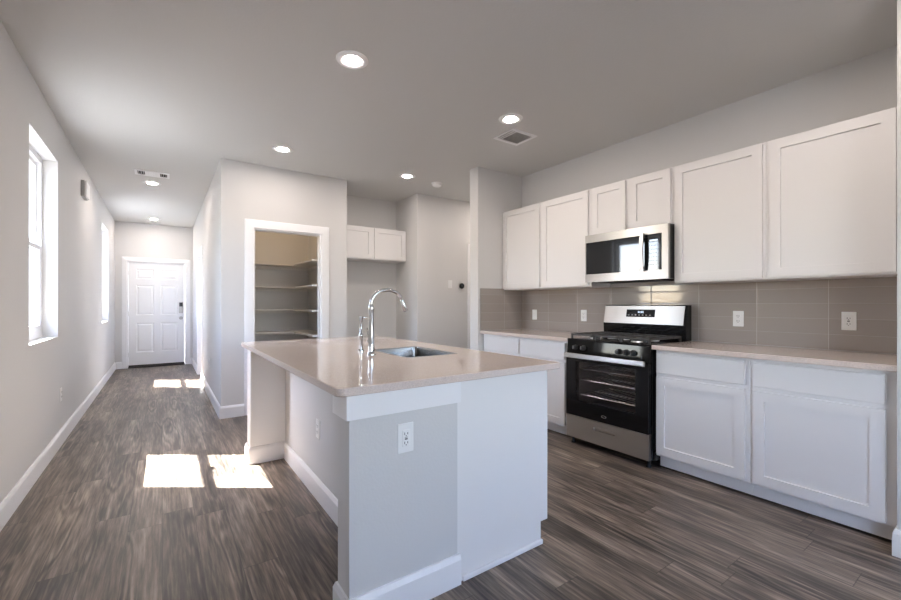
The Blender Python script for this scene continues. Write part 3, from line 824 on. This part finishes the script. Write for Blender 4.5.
pn = box('keypad', SMOKED, mw, 3.199, 1.7005, 1.4845, 3.219, 1.838, 1.7715, bev=.001)
box('clock_display', DIGITS, pn, 3.1982, 1.735, 1.715, 3.1989, 1.80, 1.728, bev=0)
for r in range(6):
    for c_ in range(3):
        y = 1.795 - c_ * .027; z = 1.68 - r * .03
        box('key', GREY, pn, 3.1984, y - .006, z - .0025, 3.1989, y + .006, z + .0025, bev=0)
bm = bmesh.new()
rings = []
N_ = 14
for i in range(N_ + 1):
    t = i / N_; z = 1.478 + t * .308
    bow = .016 * math.sin(PI * t)
    x = 3.165 - bow; rings.append([bm.verts.new(v) for v in ((x, 1.832, z), (x, 1.862, z), (x + .012, 1.862, z), (x + .012, 1.832, z))])
for a, b in zip(rings, rings[1:]):
    for k in range(4): bm.faces.new((a[k], a[(k + 1) % 4], b[(k + 1) % 4], b[k]))
bm.faces.new(rings[0]); bm.faces.new(rings[-1])
mh = link_mesh('handle', bm, STEEL, mw)
for z in (1.498, 1.758): box('handle_mount', STEEL, mh, 3.1765, 1.835, z - .012, 3.1985, 1.859, z + .012)
box('vent_grille', BLACKMATTE, mw, 3.25, MY0 + .08, MZ0 - .004, 3.50, MY1 - .08, MZ0 + .0035, bev=0)

# ------------------------------------------------------------------ plates, outlets, switches
def local_box(bm, o, U, Wv, N, u0, w0, n0, u1, w1, n1, bev=0.):
    b = bmesh.new(); box_into(b, u0, w0, n0, u1, w1, n1, bev)
    for v in b.verts: v.co = Vector(o) + U * v.co.x + Wv * v.co.y + N * v.co.z
    me = bpy.data.meshes.new('t'); b.to_mesh(me); b.free(); bm.from_mesh(me); bpy.data.meshes.remove(me)
def plate(kind, o, n, label, group=None):
    N = Vector(n); Wv = Vector((0, 0, 1)); U = Wv.cross(N)
    o = Vector(o) + N * .0006
    cat = {'outlet': 'outlet', 'gfci': 'outlet', 'switch': 'light switch'}[kind]
    nm = {'outlet': 'wall_outlet', 'gfci': 'wall_outlet', 'switch': 'light_switch'}[kind]
    root = thing(nm, tuple(o), label, cat, group)
    def part(name, mat, par, *a, bev=0.):
        bm = bmesh.new(); local_box(bm, o, U, Wv, N, *a, bev); return link_mesh(name, bm, mat, par)
    part('face_plate', PLASTIC, root, -.0355, -.0585, 0, .0355, .0585, .005, bev=.002)
    if kind == 'switch':
        part('rocker', PLASTIC, root, -.0165, -.033, .0053, .0165, .033, .009, bev=.0015)
    elif kind == 'gfci':
        s = part('socket', PLASTIC, root, -.0165, -.033, .0053, .0165, .033, .008, bev=.001)
        for w in (-.018, .018):
            part('slot', DARKSLOT, s, -.008, w - .005, .0082, -.0055, w + .005, .0088)
            part('slot', DARKSLOT, s, .0055, w - .004, .0082, .008, w + .004, .0088)
            part('slot', DARKSLOT, s, -.002, w - .0105, .0082, .002, w - .007, .0088)
        part('test_button', GREY, s, -.006, .001, .0082, .006, .0055, .0095); part('test_button', DARKSLOT, s, -.006, -.0055, .0082, .006, -.001, .0095)
    else:
        for w in (-.0195, .0195):
            s = part('socket', PLASTIC, root, -.0165, w - .0145, .0053, .0165, w + .0145, .0075, bev=.002)
            part('slot', DARKSLOT, s, -.008, w - .002, .0077, -.0055, w + .009, .0084)
            part('slot', DARKSLOT, s, .0055, w - .002, .0077, .008, w + .007, .0084)
            part('slot', DARKSLOT, s, -.0025, w - .010, .0077, .0025, w - .006, .0084)
    return root
tx = XR - .009
plate('gfci', (.795, IY0, .682), (0, -1, 0), 'white outlet on the grey end of the kitchen island')
plate('outlet', (.80, 2.585, .435), (-1, 0, 0), 'white outlet low in the knee recess of the island')
plate('outlet', (tx, 1.32, 1.103), (-1, 0, 0), 'white outlet on the backsplash just right of the range')
plate('gfci', (tx, .705, 1.106), (-1, 0, 0), 'white outlet on the backsplash near the right end')
plate('switch', (tx, 3.41, 1.09), (-1, 0, 0), 'white switch on the backsplash near the return wall corner')
plate('outlet', (tx, 2.72, 1.095), (-1, 0, 0), 'white outlet on the backsplash just left of the range')
plate('outlet', (XL, 4.87, .43), (1, 0, 0), 'white outlet low on the left wall beyond the large window')
plate('outlet', (HX, 6.20, .45), (-1, 0, 0), 'white outlet low on the right side wall of the hallway')
plate('switch', (3.475, 4.99, 1.505), (0, -1, 0), 'white switch plate on the corridor wall left of the thermostat')

th = thing('thermostat', (3.68, 4.989, 1.485), 'small dark round thermostat on the corridor wall', 'thermostat')
lathe('back_ring', NICKEL, th, [(0, -.008), (.045, -.008), (.045, 0), (0, 0)], (3.68, 4.9893, 1.485), 'Y', 32)
lathe('dial', SMOKED, th, [(0, -.028), (.034, -.028), (.040, -.024), (.041, -.0085), (0, -.0085)], (3.68, 4.9893, 1.485), 'Y', 32)

ch = thing('door_chime', (XL, 6.17, 2.37), 'white door chime box high on the left hallway wall', 'chime')
box('back_plate', GREY, ch, XL + .0008, 5.95, 2.385, XL + .030, 6.20, 2.560, bev=.002)
box('cover', PLASTIC, ch, XL + .0302, 5.955, 2.39, XL + .050, 6.195, 2.555, bev=.006, seg=2)

# ------------------------------------------------------------------ ceiling fixtures
def downlight(x, y, label):
    root = thing('ceiling_light', (x, y, H - .0006), label, 'ceiling light', 'recessed ceiling lights')
    zc = H - .0006
    lathe('trim_ring', TRIM, root, [(.049, 0), (.100, 0), (.096, -.005), (.082, -.010), (.060, -.007), (.049, -.002)], (x, y, zc), 'Z', 40, closed=True)
    lathe('lens', LENS, root, [(0, -.010), (.022, -.0097), (.038, -.008), (.0465, -.005), (.0475, -.0008), (0, -.0008)], (x, y, zc), 'Z', 40)
    return root
dl = downlight(.987, 2.50, 'round recessed light above the island, nearest and largest')
for x, y, lb in ((2.385, 2.54, 'round recessed light beside the square ceiling vent'),
                 (.987, 4.335, 'round recessed light just in front of the pantry wall'),
                 (2.425, 4.39, 'round recessed light in front of the refrigerator nook'),
                 (-.106, 6.51, 'round recessed light in the hallway beside the ceiling vent'),
                 (-.12, 9.25, 'round recessed light at the hallway end near the entry door'),
                 (4.15, 4.40, 'round recessed light over the corridor behind the return wall'),
                 (2.41, .70, 'round recessed light over the range side, closest to the camera')):
    copy_thing(dl, (x, y, H - .0006), lb)

def vent(x0, x1, y0, y1, label, banks, along):
    root = thing('ceiling_vent', ((x0 + x1) / 2, (y0 + y1) / 2, H), label, 'vent')
    link_mesh('vent_frame', slab_holes('Z', H - .0006, H - .009, x0, x1, y0, y1, banks), TRIM, root)
    for (xa, xb, ya, yb) in banks:
        back = box('duct_backing', VENTDARK, root, xa + .0005, ya + .0005, H - .0015, xb - .0005, yb - .0005, H - .0007, bev=0)
        lo, hi = (ya, yb) if along == 'X' else (xa, xb)
        n = max(2, round((hi - lo) / .021))
        for i in range(n):
            c = lo + (hi - lo) * (i + .5) / n
            if along == 'X': box('louver', GREY, root, xa + .0006, c - .0028, H - .0085, xb - .0006, c + .0028, H - .002, bev=0)
            else: box('louver', GREY, root, c - .0028, ya + .0006, H - .0085, c + .0028, yb - .0006, H - .002, bev=0)
vent(2.525, 2.825, 2.655, 2.925, 'square white louvered ceiling vent above the kitchen aisle', [(2.60, 2.795, 2.69, 2.89), (2.543, 2.560, 2.69, 2.89), (2.573, 2.590, 2.69, 2.89)], 'X')
vent(-.262, .075, 5.93, 6.15, 'rectangular white ceiling vent over the hallway', [(-.235, -.165, 5.96, 6.12), (-.02, .05, 5.96, 6.12)], 'Y')

sd = thing('smoke_detector', (2.88, 4.43, H), 'white round smoke detector on the ceiling near the corridor', 'smoke detector')
lathe('base_plate', PLASTIC, sd, [(0, -.0006), (.068, -.0006), (.068, -.010), (0, -.010)], (2.88, 4.43, H), 'Z', 36)
lathe('cover', PLASTIC, sd, [(0, -.0105), (.060, -.0105), (.058, -.034), (.045, -.044), (0, -.046)], (2.88, 4.43, H), 'Z', 36)

pl = thing('pantry_light', (1.2, 5.7, H), 'small flush light on the pantry ceiling', 'ceiling light')
lathe('trim_ring', TRIM, pl, [(.105, 0), (.13, 0), (.125, -.03), (.105, -.03)], (1.2, 5.5, H - .0006), 'Z', 32, closed=True)
lathe('lens', PANTRYLENS, pl, [(0, -.035), (.09, -.033), (.104, -.025), (.104, -.001), (0, -.001)], (1.2, 5.5, H - .0006), 'Z', 32)
